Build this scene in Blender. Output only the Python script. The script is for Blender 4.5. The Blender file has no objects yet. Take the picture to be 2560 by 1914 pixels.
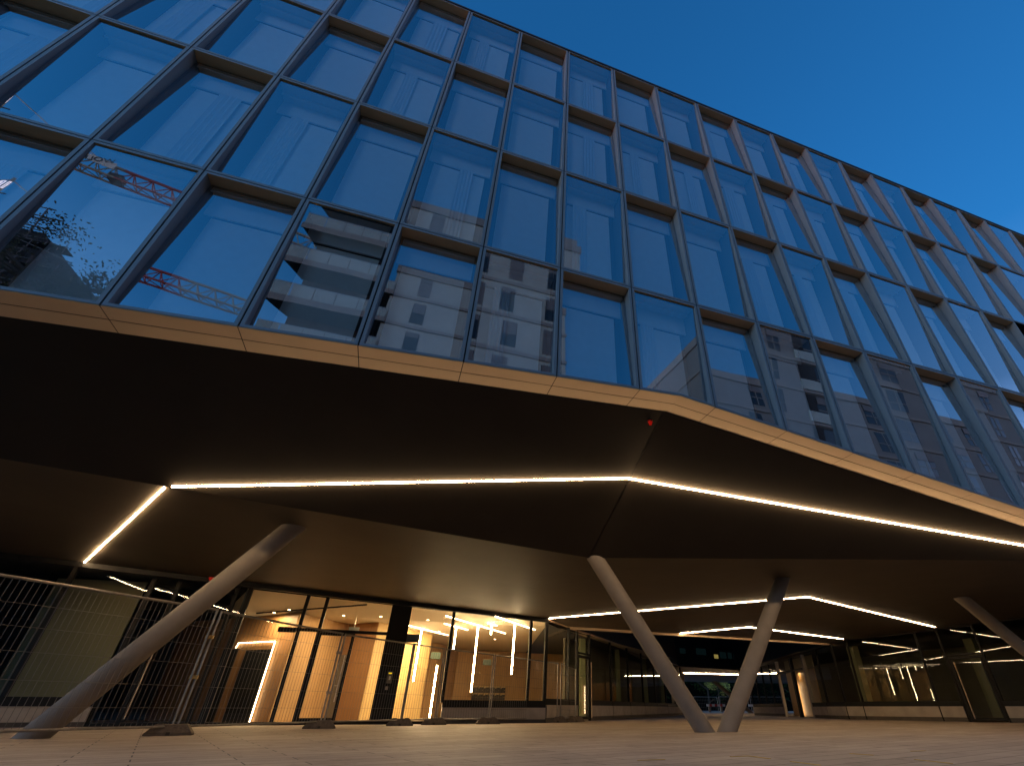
import bpy, math, random
from mathutils import Vector, Matrix
random.seed(7)
S = bpy.context.scene
COL = S.collection
# ------------------------------------------------------------------ camera
YAW, PITCH, ROLL, FPX, PPX = 0.34068, 0.59939, 0.00235, 1187.84, 1448.76
HC = 0.415
cy, sy, cp, sp = math.cos(YAW), math.sin(YAW), math.cos(PITCH), math.sin(PITCH)
FW = Vector((sy * cp, cy * cp, sp)); RT = Vector((cy, -sy, 0)); UP = RT.cross(FW)
R2 = RT * math.cos(ROLL) + UP * math.sin(ROLL); U2 = UP * math.cos(ROLL) - RT * math.sin(ROLL)
cd = bpy.data.cameras.new('camera'); cam = bpy.data.objects.new('camera', cd); COL.objects.link(cam)
M = Matrix((R2, U2, -FW)).transposed().to_4x4(); M.translation = (0, 0, HC)
cam.matrix_world = M
cd.sensor_fit = 'HORIZONTAL'; cd.sensor_width = 36; cd.lens = 36 * FPX / 2560
cd.shift_x = (1280 - PPX) / 2560; cd.shift_y = 0
cd.clip_start = 0.05; cd.clip_end = 3000
S.camera = cam
# ------------------------------------------------------------------ sky (dusk, sun just under the horizon)
w = bpy.data.worlds.new('World'); S.world = w; w.use_nodes = True
nt = w.node_tree; bg = nt.nodes['Background']
sky = nt.nodes.new('ShaderNodeTexSky'); sky.sky_type = 'NISHITA'; sky.sun_disc = False
sky.sun_elevation = math.radians(-1.6); sky.sun_rotation = math.radians(-108); sky.ozone_density = 3.0; sky.dust_density = 0.4
mul = nt.nodes.new('ShaderNodeMixRGB'); mul.blend_type = 'MULTIPLY'; mul.inputs[0].default_value = 1
tcs = nt.nodes.new('ShaderNodeTexCoord'); sx = nt.nodes.new('ShaderNodeSeparateXYZ'); rs = nt.nodes.new('ShaderNodeValToRGB')
nt.links.new(tcs.outputs['Generated'], sx.inputs[0]); nt.links.new(sx.outputs[2], rs.inputs[0])
cr_ = rs.color_ramp; cr_.elements[0].position = 0.0; cr_.elements[0].color = (1.5, 1.6, 1.25, 1)
cr_.elements[1].position = .62; cr_.elements[1].color = (.042, .225, .225, 1)
e_ = cr_.elements.new(.25); e_.color = (1.0, 1.15, .90, 1); e_ = cr_.elements.new(.41); e_.color = (.185, .32, .275, 1)
nt.links.new(rs.outputs[0], mul.inputs[2])
nt.links.new(sky.outputs[0], mul.inputs[1]); nt.links.new(mul.outputs[0], bg.inputs[0])
bg.inputs[1].default_value = 13.2
S.view_settings.view_transform = 'Standard'; S.view_settings.look = 'None'
S.view_settings.exposure = 0; S.view_settings.gamma = 1
cyc = S.cycles
cyc.max_bounces = 10; cyc.diffuse_bounces = 4; cyc.glossy_bounces = 5; cyc.transparent_max_bounces = 14
cyc.sample_clamp_indirect = 6; cyc.caustics_reflective = False; cyc.caustics_refractive = False
LED_POWER = 100

# ------------------------------------------------------------------ ray helpers (photo pixels at 2560 x 1914 -> points on known planes)
def ray(px, py):
    return FW * FPX + R2 * (px - PPX) + U2 * (957 - py)
def at_y(px, py, y):
    d = ray(px, py); t = y / d.y
    return Vector((d.x * t, y, HC + d.z * t))
def at_z(px, py, z):
    d = ray(px, py); t = (z - HC) / d.z
    return Vector((d.x * t, d.y * t, z))
def at_wall(px, py, P, Q, off=0):
    n = Vector((-(Q[1] - P[1]), Q[0] - P[0], 0)).normalized()
    d = ray(px, py); t = ((Vector((P[0], P[1], 0)) + n * off).dot(n)) / d.dot(n)
    return Vector((d.x * t, d.y * t, HC + d.z * t))

# ------------------------------------------------------------------ mesh helpers
class MB:
    def __init__(s): s.v = []; s.f = []
    def poly(s, pts):
        b = len(s.v); s.v += [tuple(p) for p in pts]; s.f.append(tuple(range(b, b + len(pts)))); return s
    def hexa(s, a, b):
        """a: four bottom points, b: four top points (same order)"""
        n = len(s.v); k = len(a)
        s.v += [tuple(p) for p in a] + [tuple(p) for p in b]
        s.f.append(tuple(n + i for i in reversed(range(k)))); s.f.append(tuple(n + k + i for i in range(k)))
        for i in range(k):
            j = (i + 1) % k; s.f.append((n + i, n + j, n + k + j, n + k + i))
        return s
    def box(s, x0, x1, y0, y1, z0, z1):
        return s.hexa([(x0, y0, z0), (x1, y0, z0), (x1, y1, z0), (x0, y1, z0)], [(x0, y0, z1), (x1, y0, z1), (x1, y1, z1), (x0, y1, z1)])
    def slab(s, P, Q, th, z0, z1, z1b=None):
        """upright slab along plan line P-Q, thickness th centred"""
        P = Vector(P[:2]); Q = Vector(Q[:2]); d = (Q - P).normalized(); n = Vector((-d.y, d.x)) * (th / 2)
        z1b = z1 if z1b is None else z1b
        a = [P - n, Q - n, Q + n, P + n]
        return s.hexa([(q.x, q.y, z0) for q in a], [(q.x, q.y, z) for q, z in zip(a, (z1, z1b, z1b, z1))])
    def bar(s, p, q, r, n=4, r2=None, cap=True):
        p = Vector(p); q = Vector(q); d = (q - p)
        if d.length < 1e-6: return s
        d.normalize(); u = d.orthogonal().normalized()
        if n == 4 and abs(d.z) < .999:
            u = Vector((0, 0, 1)).cross(d).normalized()
        v = d.cross(u); r2 = r if r2 is None else r2; b = len(s.v)
        o = math.pi / n if n == 4 else 0
        k = math.sqrt(2) if n == 4 else 1
        for c, rr in ((p, r), (q, r2)):
            for i in range(n):
                t = 2 * math.pi * i / n + o
                s.v.append(tuple(c + (u * math.cos(t) + v * math.sin(t)) * rr * k))
        for i in range(n):
            j = (i + 1) % n; s.f.append((b + i, b + j, b + n + j, b + n + i))
        if cap: s.f.append(tuple(b + i for i in reversed(range(n)))); s.f.append(tuple(b + n + i for i in range(n)))
        return s
    def build(s, name, mat, parent=None, smooth=False, bevel=0):
        me = bpy.data.meshes.new(name); me.from_pydata(s.v, [], s.f); me.update()
        if mat is not None: me.materials.append(mat)
        o = bpy.data.objects.new(name, me); COL.objects.link(o)
        if parent is not None: o.parent = parent
        if smooth:
            for p in me.polygons: p.use_smooth = True
        if bevel:
            m = o.modifiers.new('bevel', 'BEVEL'); m.width = bevel; m.segments = 2; m.limit_method = 'ANGLE'
        return o
def tag(o, label=None, cat=None, group=None, kind=None):
    if label: o['label'] = label
    if cat: o['category'] = cat
    if group: o['group'] = group
    if kind: o['kind'] = kind
    return o
def empty(name, loc, label, cat, group=None):
    o = bpy.data.objects.new(name, None); COL.objects.link(o); o.location = loc; o.empty_display_size = .2
    bpy.context.view_layer.update() if False else None
    return tag(o, label, cat, group)
def origin(name, label, cat, group=None):
    return empty(name, (0, 0, 0), label, cat, group)

# ------------------------------------------------------------------ materials
def mat(name, col, rough=.5, metal=0, spec=.5, noise=0, nscale=3, bump=0, bscale=40, stretch=None):
    m = bpy.data.materials.new(name); m.use_nodes = True; n = m.node_tree; b = n.nodes['Principled BSDF']
    b.inputs['Base Color'].default_value = (*col, 1); b.inputs['Roughness'].default_value = rough
    b.inputs['Metallic'].default_value = metal; b.inputs['Specular IOR Level'].default_value = spec
    tc = n.nodes.new('ShaderNodeTexCoord'); mp = n.nodes.new('ShaderNodeMapping')
    n.links.new(tc.outputs['Object'], mp.inputs[0])
    if stretch: mp.inputs['Scale'].default_value = stretch
    if noise:
        t = n.nodes.new('ShaderNodeTexNoise'); t.inputs['Scale'].default_value = nscale; t.inputs['Detail'].default_value = 6
        n.links.new(mp.outputs[0], t.inputs[0])
        r = n.nodes.new('ShaderNodeValToRGB'); r.color_ramp.elements[0].position = .3; r.color_ramp.elements[1].position = .7
        r.color_ramp.elements[0].color = (*[c * (1 - noise) for c in col], 1); r.color_ramp.elements[1].color = (*[min(1, c * (1 + noise)) for c in col], 1)
        n.links.new(t.outputs[0], r.inputs[0]); n.links.new(r.outputs[0], b.inputs['Base Color'])
    if bump:
        t = n.nodes.new('ShaderNodeTexNoise'); t.inputs['Scale'].default_value = bscale; t.inputs['Detail'].default_value = 4
        n.links.new(mp.outputs[0], t.inputs[0])
        bp = n.nodes.new('ShaderNodeBump'); bp.inputs['Strength'].default_value = bump; bp.inputs['Distance'].default_value = .02
        n.links.new(t.outputs[0], bp.inputs['Height']); n.links.new(bp.outputs[0], b.inputs['Normal'])
    return m
def emit(name, col, power):
    m = bpy.data.materials.new(name); m.use_nodes = True; n = m.node_tree; n.nodes.clear()
    e = n.nodes.new('ShaderNodeEmission'); e.inputs[0].default_value = (*col, 1); e.inputs[1].default_value = power
    o = n.nodes.new('ShaderNodeOutputMaterial'); n.links.new(e.outputs[0], o.inputs[0]); return m
def glass(name, tint, base, wave=0, wscale=.8, gain=1.0, rough=0.0):
    """thin pane: see-through tinted film mixed with a mirror coat, more mirror at grazing angles"""
    m = bpy.data.materials.new(name); m.use_nodes = True; n = m.node_tree; n.nodes.clear()
    t = n.nodes.new('ShaderNodeBsdfTransparent'); t.inputs[0].default_value = (*tint, 1)
    g = n.nodes.new('ShaderNodeBsdfGlossy'); g.inputs['Roughness'].default_value = rough
    g.inputs[0].default_value = (.93, .96, 1, 1)
    f = n.nodes.new('ShaderNodeLayerWeight'); f.inputs[0].default_value = .5
    pw = n.nodes.new('ShaderNodeMath'); pw.operation = 'POWER'; pw.inputs[1].default_value = 3.5
    n.links.new(f.outputs['Facing'], pw.inputs[0])
    k = n.nodes.new('ShaderNodeMapRange'); k.inputs[3].default_value = base; k.inputs[4].default_value = gain
    n.links.new(pw.outputs[0], k.inputs[0])
    mx = n.nodes.new('ShaderNodeMixShader'); n.links.new(k.outputs[0], mx.inputs[0])
    n.links.new(t.outputs[0], mx.inputs[1]); n.links.new(g.outputs[0], mx.inputs[2])
    if wave:
        tc = n.nodes.new('ShaderNodeTexCoord'); nz = n.nodes.new('ShaderNodeTexNoise'); nz.inputs['Scale'].default_value = wscale; nz.inputs['Detail'].default_value = 1
        n.links.new(tc.outputs['Object'], nz.inputs[0])
        bp = n.nodes.new('ShaderNodeBump'); bp.inputs['Strength'].default_value = wave; bp.inputs['Distance'].default_value = .01
        n.links.new(nz.outputs[0], bp.inputs['Height']); n.links.new(bp.outputs[0], g.inputs['Normal'])
    o = n.nodes.new('ShaderNodeOutputMaterial'); n.links.new(mx.outputs[0], o.inputs[0]); return m
def paving(name):
    m = bpy.data.materials.new(name); m.use_nodes = True; n = m.node_tree; b = n.nodes['Principled BSDF']
    tc = n.nodes.new('ShaderNodeTexCoord'); mp = n.nodes.new('ShaderNodeMapping'); n.links.new(tc.outputs['Object'], mp.inputs[0])
    mp.inputs['Rotation'].default_value = (0, 0, math.radians(-17))
    br = n.nodes.new('ShaderNodeTexBrick'); n.links.new(mp.outputs[0], br.inputs[0])
    br.inputs['Scale'].default_value = 1; br.inputs['Brick Width'].default_value = 1.3; br.inputs['Row Height'].default_value = .3
    br.inputs['Mortar Size'].default_value = .007; br.inputs['Mortar Smooth'].default_value = .2; br.inputs['Bias'].default_value = 0
    br.inputs['Color1'].default_value = (.46, .365, .28, 1); br.inputs['Color2'].default_value = (.36, .285, .215, 1); br.inputs['Mortar'].default_value = (.06, .048, .038, 1)
    br.offset = .37; br.offset_frequency = 2
    nz = n.nodes.new('ShaderNodeTexNoise'); nz.inputs['Scale'].default_value = .9; nz.inputs['Detail'].default_value = 8; nz.inputs['Roughness'].default_value = .65
    n.links.new(tc.outputs['Object'], nz.inputs[0])
    rp = n.nodes.new('ShaderNodeValToRGB'); rp.color_ramp.elements[0].position = .3; rp.color_ramp.elements[1].position = .75
    rp.color_ramp.elements[0].color = (.68, .66, .64, 1); rp.color_ramp.elements[1].color = (1, 1, 1, 1); n.links.new(nz.outputs[0], rp.inputs[0])
    mx = n.nodes.new('ShaderNodeMixRGB'); mx.blend_type = 'MULTIPLY'; mx.inputs[0].default_value = 1
    n.links.new(br.outputs[0], mx.inputs[1]); n.links.new(rp.outputs[0], mx.inputs[2]); n.links.new(mx.outputs[0], b.inputs['Base Color'])
    st = n.nodes.new('ShaderNodeTexNoise'); st.inputs['Scale'].default_value = 3.1; st.inputs['Detail'].default_value = 9; st.inputs['Roughness'].default_value = .72; n.links.new(tc.outputs['Object'], st.inputs[0])
    sr = n.nodes.new('ShaderNodeValToRGB'); sr.color_ramp.elements[0].position = .34; sr.color_ramp.elements[1].position = .46; sr.color_ramp.elements[0].color = (.6, .57, .54, 1); sr.color_ramp.elements[1].color = (1, 1, 1, 1); n.links.new(st.outputs[0], sr.inputs[0])
    m3 = n.nodes.new('ShaderNodeMixRGB'); m3.blend_type = 'MULTIPLY'; m3.inputs[0].default_value = .8; n.links.new(mx.outputs[0], m3.inputs[1]); n.links.new(sr.outputs[0], m3.inputs[2]); n.links.new(m3.outputs[0], b.inputs['Base Color'])
    n2 = n.nodes.new('ShaderNodeTexNoise'); n2.inputs['Scale'].default_value = 90; n2.inputs['Detail'].default_value = 5; n.links.new(tc.outputs['Object'], n2.inputs[0])
    bp = n.nodes.new('ShaderNodeBump'); bp.inputs['Strength'].default_value = .25; bp.inputs['Distance'].default_value = .004; n.links.new(n2.outputs[0], bp.inputs['Height'])
    b2 = n.nodes.new('ShaderNodeBump'); b2.inputs['Strength'].default_value = .6; b2.inputs['Distance'].default_value = .006; b2.invert = True
    n.links.new(br.outputs['Fac'], b2.inputs['Height']); n.links.new(bp.outputs[0], b2.inputs['Normal']); n.links.new(b2.outputs[0], b.inputs['Normal'])
    b.inputs['Roughness'].default_value = .62; b.inputs['Specular IOR Level'].default_value = .35
    return m
def wood(name, c0, c1, grooves=0):
    m = bpy.data.materials.new(name); m.use_nodes = True; n = m.node_tree; b = n.nodes['Principled BSDF']
    tc = n.nodes.new('ShaderNodeTexCoord'); mp = n.nodes.new('ShaderNodeMapping'); n.links.new(tc.outputs['Object'], mp.inputs[0])
    mp.inputs['Scale'].default_value = (9, 9, .6)
    nz = n.nodes.new('ShaderNodeTexNoise'); nz.inputs['Scale'].default_value = 2.5; nz.inputs['Detail'].default_value = 8; nz.inputs['Distortion'].default_value = .8
    n.links.new(mp.outputs[0], nz.inputs[0])
    rp = n.nodes.new('ShaderNodeValToRGB'); rp.color_ramp.elements[0].position = .32; rp.color_ramp.elements[1].position = .7
    rp.color_ramp.elements[0].color = (*c0, 1); rp.color_ramp.elements[1].color = (*c1, 1)
    n.links.new(nz.outputs[0], rp.inputs[0]); n.links.new(rp.outputs[0], b.inputs['Base Color'])
    b.inputs['Roughness'].default_value = .5
    return m
LEDC = (1.0, .67, .36)
METAL = mat('anodised_metal', (.27, .27, .28), .5, .15, noise=.06, nscale=2)
CHAMP = mat('champagne_metal', (.56, .43, .30), .7, 0, spec=.2, noise=.05, nscale=1.5)
REVEAL = mat('uplight_toned_reveal', (.82, .48, .25), .7, spec=.2, noise=.05, nscale=1.5)  # champagne metal with warm uplight from the paving put into its tone
BLACKM = mat('black_metal', (.008, .0075, .007), .6, spec=.25)
RUBBER = mat('black_gasket', (.008, .009, .012), .6)
DARKIN = mat('dark_interior', (.065, .07, .075), .8)
LIGHTIN = mat('light_interior', (.78, .78, .80), .8, noise=.04)
BLIND = mat('roller_blind', (.86, .86, .84), .85, noise=.03, nscale=6)
CURT = mat('pale_curtain', (.7, .72, .75), .85, noise=.06, nscale=9, stretch=(8, 8, .5))
SOFF = mat('anthracite_soffit', (.042, .035, .027), .75, spec=.12, noise=.08, nscale=1.2, bump=.03, bscale=25)
SOFF2 = mat('lobby_glow_toned_soffit', (.066, .052, .036), .6, spec=.25, noise=.1, nscale=1.2, bump=.05, bscale=14)  # same soffit, lobby glow put into a lighter, warmer tone
COLM = mat('painted_column', (.21, .18, .15), .75, spec=.25, noise=.08, nscale=4, bump=.04, bscale=60)
CONC = mat('pale_concrete', (.36, .31, .26), .75, noise=.14, nscale=3, bump=.1)
CONCD = mat('dark_stone_base', (.09, .075, .06), .7, noise=.2, nscale=5)
GALV = mat('galvanised_steel', (.24, .22, .20), .5, .5, noise=.2, nscale=12)
WIRE = mat('fence_wire', (.16, .14, .12), .5, .4)
FOOT = mat('recycled_rubber', (.12, .09, .065), .85, noise=.25, nscale=14, bump=.3, bscale=30)
FOOTD = mat('rubber_dark', (.05, .04, .03), .9)
BRASS = mat('brass_clamp', (.55, .33, .10), .4, .8)
WHITE = mat('white_paint', (.75, .73, .7), .6)
REDP = mat('red_paint', (.55, .03, .02), .5)
CREAM = mat('cream_ceiling', (.60, .51, .37), .8)
FLOORIN = mat('lobby_floor', (.35, .27, .18), .35, noise=.1)
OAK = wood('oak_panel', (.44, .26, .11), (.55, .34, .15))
OAK_SHADED = wood('shade_toned_oak', (.27, .135, .05), (.34, .18, .07))  # copy of the oak with the wall's shade put into its colour
OAK_LIT = wood('light_toned_oak', (.58, .40, .16), (.68, .48, .21))  # copy of the oak with lamplight put into its brighter colour
DOORG = mat('grey_door', (.16, .13, .095), .5)
STEEL = mat('brushed_steel', (.55, .54, .52), .3, .9)
PAVE = paving('granite_paving')
FGLASS = glass('facade_glass', (.94, .95, .96), .34, wave=.10, wscale=.9, gain=.95)
GGLASS = glass('shop_glass', (.86, .88, .85), .035, wave=.05, wscale=.5, gain=.65)
LED = emit('warm_led', LEDC, LED_POWER)
LEDI = emit('lobby_led', (1, .70, .38), 14)
TUBE = emit('tube_led', (1, .70, .38), 100)
DLED = emit('door_led', (1, .74, .42), 14)

# ------------------------------------------------------------------ ground
g = MB().poly([(-400, -400, 0), (400, -400, 0), (400, 400, 0), (-400, 400, 0)]).build('plaza_paving', PAVE); tag(g, kind='structure')

# ------------------------------------------------------------------ the office building
YF = 6.499
def xcol(c): return 1.886 + 1.59742 * c + .0021 * c * c - .000111 * c ** 3
ZR = {0: 18.21, 1: 14.755, 2: 11.352, 3: 7.878}
def zrow(r, c): return ZR[r] - .0088 * (c - (3 if r else 5.5))
KX, KZ = 4.34, 5.297
def zbot(x): return KZ - .0552 * (KX - x) if x < KX else KZ - .1357 * (x - KX)
B = origin('office_building', 'glass office block on slanted columns with folded dark soffit over a lit lobby', 'office building')

def pt(c0, s, z, y): return (c0 + s, y, z)
def window(c, r):
    x0, x1 = xcol(c) + .012, xcol(c + 1) - .012
    if r == 0: zt0, zt1 = zrow(3, c) - .009, zrow(3, c + 1) - .009; zb0, zb1 = zbot(x0) + .014, zbot(x1) + .014
    else:
        zt0, zt1 = zrow(3 - r, c) - .009, zrow(3 - r, c + 1) - .009; zb0, zb1 = zrow(4 - r, c) + .009, zrow(4 - r, c + 1) + .009
    kx = KX if (r == 0 and x0 < KX < x1) else None
    tB = (c % 2 != 0) == (r % 2 == 0)
    dt, db = (.035, .13) if tB else (.22, .09)
    rj = random.Random(c * 101 + r * 13); dt += rj.uniform(-.008, .008); db += rj.uniform(-.008, .008)
    fw = .05
    a0, a1 = x0 + fw, x1 - fw
    tz0, tz1, bz0, bz1 = zt0 - fw, zt1 - fw, zb0 + fw, zb1 + fw
    if r == 0: bz0 = zbot(a0) + fw + .014; bz1 = zbot(a1) + fw + .014
    zm = (tz0 + tz1) / 2; zmb = (bz0 + bz1) / 2
    def yg(z): return YF + db + (dt - db) * (z - zmb) / (zm - zmb)
    out = [(x0, zb0), (x1, zb1), (x1, zt1), (x0, zt0)]; inn = [(a0, bz0), (a1, bz1), (a1, tz1), (a0, tz0)]
    if kx:
        out.insert(1, (kx, KZ + .014)); inn.insert(1, (kx, KZ + fw + .014))
    n = len(out)
    f = MB()
    for i in range(n):
        j = (i + 1) % n
        o0, o1, i0, i1 = out[i], out[j], inn[i], inn[j]
        f.poly([(o0[0], YF, o0[1]), (o1[0], YF, o1[1]), (i1[0], YF, i1[1]), (i0[0], YF, i0[1])])
        f.poly([(o0[0], YF + .3, o0[1]), (o1[0], YF + .3, o1[1]), (o1[0], YF, o1[1]), (o0[0], YF, o0[1])])
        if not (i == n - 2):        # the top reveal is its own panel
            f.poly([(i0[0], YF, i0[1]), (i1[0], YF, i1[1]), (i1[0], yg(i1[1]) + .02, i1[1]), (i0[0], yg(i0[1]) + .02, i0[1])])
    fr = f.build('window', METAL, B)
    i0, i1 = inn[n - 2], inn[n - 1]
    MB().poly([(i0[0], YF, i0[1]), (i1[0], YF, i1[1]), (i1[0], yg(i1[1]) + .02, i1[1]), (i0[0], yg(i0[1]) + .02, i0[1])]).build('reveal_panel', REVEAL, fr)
    MB().poly([(q[0], yg(q[1]), q[1]) for q in inn]).build('glass', FGLASS, fr)
    gk = MB(); e = .055
    gi = [(min(max(q[0], a0 + e), a1 - e), q[1] + (e if k < n - 2 else -e)) for k, q in enumerate(inn)]
    for i in range(n):
        j = (i + 1) % n
        gk.poly([(q[0], yg(q[1]) + .016, q[1]) for q in (inn[i], inn[j], gi[j], gi[i])])
    gk.build('gasket', RUBBER, fr)
    ybk = YF + .62
    ln = MB()
    for i in range(n):
        j = (i + 1) % n
        if i == n - 2: continue
        ln.poly([(inn[i][0], yg(inn[i][1]) + .03, inn[i][1]), (inn[j][0], yg(inn[j][1]) + .03, inn[j][1]), (inn[j][0], ybk, inn[j][1]), (inn[i][0], ybk, inn[i][1])])
    ln.poly([(q[0], ybk, q[1]) for q in inn])
    ln.build('lining', DARKIN, fr)
    h = MB()
    h.poly([(a0, yg(tz0) + .03, tz0), (a1, yg(tz1) + .03, tz1), (a1, ybk, tz1), (a0, ybk, tz0)])
    h.box(a0 + .01, a1 - .01, YF + .28, YF + .31, min(tz0, tz1) - .07, min(tz0, tz1) - .005)
    h.box(a0 + .01, a1 - .01, YF + .47, YF + .50, min(tz0, tz1) - .47, min(tz0, tz1) - .005)
    h.build('header', LIGHTIN, fr)
    zb = max(bz0, bz1) if r == 0 and not kx else (KZ + fw if kx else min(bz0, bz1))
    bl = MB(); top = min(tz0, tz1) - .50; m0 = .13; m1 = .16
    bl.poly([(a0 + m0, YF + .51, (KZ + fw if kx else bz0)), (a1 - m1, YF + .51, (KZ + fw - .1 if kx else bz1)), (a1 - m1, YF + .51, top), (a0 + m0, YF + .51, top)])
    bl.build('blind', BLIND, fr)
    rr = random.Random(c * 31 + r * 7)
    if rr.random() < .45:
        s0 = a0 + .25 + rr.random() * .5; s1 = s0 + .28 + rr.random() * .12
        k = MB(); nn = 8
        for i in range(nn):
            xa, xb = s0 + (s1 - s0) * i / nn, s0 + (s1 - s0) * (i + 1) / nn
            ya, yb = YF + .44 + .03 * (i % 2), YF + .44 + .03 * ((i + 1) % 2)
            k.poly([(xa, ya, zb), (xb, yb, zb), (xb, yb, top + .02), (xa, ya, top + .02)])
        k.build('curtain', CURT, fr)
cells = []
for r, (ca, cb) in enumerate([(-7, 9), (-7, 10), (-7, 12), (-5, 14)]):
    for c in range(ca, cb): cells.append((c, r))
for c, r in cells: window(c, r)
# structure behind the glass: fins, slab edges, roof, rear
XL, XR, YB = xcol(-8), xcol(19), 21.2
core = MB()
for c in range(-7, 15): core.box(xcol(c) - .03, xcol(c) + .03, YF + .02, YF + .9, zbot(xcol(c)) + .05, 18.1)
for r in (1, 2, 3):
    for c in range(-7, 14):
        core.hexa([(xcol(c), YF + .021, zrow(r, c) - .03), (xcol(c + 1), YF + .021, zrow(r, c + 1) - .03), (xcol(c + 1), YF + .89, zrow(r, c + 1) - .03), (xcol(c), YF + .89, zrow(r, c) - .03)],
                  [(xcol(c), YF + .021, zrow(r, c) + .03), (xcol(c + 1), YF + .021, zrow(r, c + 1) + .03), (xcol(c + 1), YF + .89, zrow(r, c + 1) + .03), (xcol(c), YF + .89, zrow(r, c) + .03)])
core.build('facade_core', BLACKM, B)
bk = MB(); bk.box(XL, XR, YF + .92, YF + 1.1, 5.35, 18.1); bk.build('inner_wall', BLACKM, B)
rf = MB()
for c in range(-8, 18):
    rf.hexa([(xcol(c), YF - .03, zrow(0, c) + .0), (xcol(c + 1), YF - .03, zrow(0, c + 1)), (xcol(c + 1), YF + .6, zrow(0, c + 1)), (xcol(c), YF + .6, zrow(0, c))],
            [(xcol(c), YF - .03, zrow(0, c) + .07), (xcol(c + 1), YF - .03, zrow(0, c + 1) + .07), (xcol(c + 1), YF + .6, zrow(0, c + 1) + .07), (xcol(c), YF + .6, zrow(0, c) + .07)])
rf.build('parapet_coping', mat('dark_coping', (.05, .045, .045), .5), B)
rb = MB(); rb.box(XL, XR, YF + .62, YB, 18.0, 18.15); rb.build('roof', BLACKM, B)
rw = MB(); rw.box(XL, XR, YB - .2, YB, 3.35, 18.0); rw.build('rear_wall', BLACKM, B)
for x0, x1 in ((XL - .2, XL), (XR, XR + .2)):
    MB().box(x0, x1, YF, YB, 4.2, 18.1).build('side_wall', BLACKM, B)

# fascia strip (faces down), two rows of panels
def edge_pts(x0, x1):
    xs = [x0] + ([KX] if x0 < KX < x1 else []) + [x1]
    return xs
for c in range(-8, 15):
    for (ya, yb) in ((YF + .002, YF + .292), (YF + .311, YF + .60)):
        x0, x1 = xcol(c) + .007, xcol(c + 1) - .007
        xs = edge_pts(x0, x1); m = MB()
        for a, b_ in zip(xs, xs[1:]):
            m.hexa([(a, ya, zbot(a)), (b_, ya, zbot(b_)), (b_, yb, zbot(b_)), (a, yb, zbot(a))], [(a, ya, zbot(a) + .02 - .016), (b_, ya, zbot(b_) + .004), (b_, yb, zbot(b_) + .004), (a, yb, zbot(a) + .004)])
        if ya < YF + .1:      # rivets beside the joint
            for xx in (x0 + .06, x1 - .06):
                for yy in (ya + .05, ya + .145, ya + .24):
                    m.bar((xx, yy, zbot(xx) - .003), (xx, yy, zbot(xx)), .008, 6)
        m.build('fascia_panel', CHAMP, B)
m = MB()
for a, b_ in ((XL, KX), (KX, XR)):
    m.poly([(a, YF + .01, zbot(a) + .009), (b_, YF + .01, zbot(b_) + .009), (b_, YF + .9, zbot(b_) + .009), (a, YF + .9, zbot(a) + .009)])
m.build('fascia_backing', BLACKM, B)

# ---- folded soffit
YE = 7.1
Kp = Vector((KX - .03, YE, KZ - .012)); Vp = Vector((4.147, 11.0, 3.383))
def inter(px, py, P0, P1, P2):
    d = ray(px, py); o = Vector((0, 0, HC)); n = (P1 - P0).cross(P2 - P0); t = (P0 - o).dot(n) / d.dot(n); return o + d * t
FL = Vector((-5.7, YE, 4.735)); FR = Vector((13.3, YE, 4.061))
A = Vector((-4.128, 9.714, 3.552))
def valley(x):
    t = (x - Vp.x) / (A.x - Vp.x); return Vp + (A - Vp) * t
VLx = valley(-14); VR = Vector((14.637, 7.896, 3.487))
T = Vp + (VR - Vp) * ((YE - Vp.y) / (VR.y - Vp.y))
FLx = Vector((-14, YE, zbot(-14)))
def grid(P00, P10, P01, P11, nu, nv):
    m = MB(); idx = {}
    for i in range(nu + 1):
        for j in range(nv + 1):
            u, v = i / nu, j / nv
            q = P00 * (1 - u) * (1 - v) + P10 * u * (1 - v) + P01 * (1 - u) * v + P11 * u * v
            idx[i, j] = len(m.v); m.v.append(tuple(q))
    for i in range(nu):
        for j in range(nv): m.f.append((idx[i, j], idx[i + 1, j], idx[i + 1, j + 1], idx[i, j + 1]))
    return m
grid(FLx, Kp, VLx, Vp, 14, 4).build('soffit', SOFF, B)
MB().poly([Kp, T, Vp]).build('soffit', SOFF, B)
# inner soffit faces
LW0, LW1 = Vector((-4.33, 18.3, 0)), Vector((5.4, 18.8, 0))          # lobby glazing line
def lw(x): return 18.3 + (x + 4.33) * (.5 / 9.73) if x > -6.81 else 18.1726 + (x + 6.81) * .17
def lwz(x): return 3.56 + (x + 4.3) * (-.0422) if x > -4.3 else 3.56 + (-4.3 - x) * (.0548 if x > -6.81 else .040)
COR = Vector((5.42, 18.81, 3.15))
def zR(x, y): return 3.383 - .0296 * (y - 11) + .0008 * (x - 4.147)
m = MB(); idx = {}; NU, NV = 24, 8
for i in range(NU + 1):
    u = i / NU
    a = valley(-14 + (4.147 + 14) * u); xw = -14 + (5.42 + 14) * u; b_ = Vector((xw, lw(xw), lwz(xw)))
    for j in range(NV + 1):
        idx[i, j] = len(m.v); m.v.append(tuple(a.lerp(b_, j / NV)))
for i in range(NU):
    for j in range(NV): m.f.append((idx[i, j], idx[i + 1, j], idx[i + 1, j + 1], idx[i, j + 1]))
m.build('soffit', SOFF2, B, smooth=True)
rear = [(34, 22.1), (6.72, 20.2)]
MB().poly([Vp, T, (34, YE, zR(34, YE)), (34, 22.1, zR(34, 22.1)), (6.72, 20.2, zR(6.72, 20.2)), COR]).build('soffit', SOFF2, B)
MB().slab((6.72, 20.2), (34, 22.1), .03, 3.02, 3.5).build('rear_trim', CHAMP, B)
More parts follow.
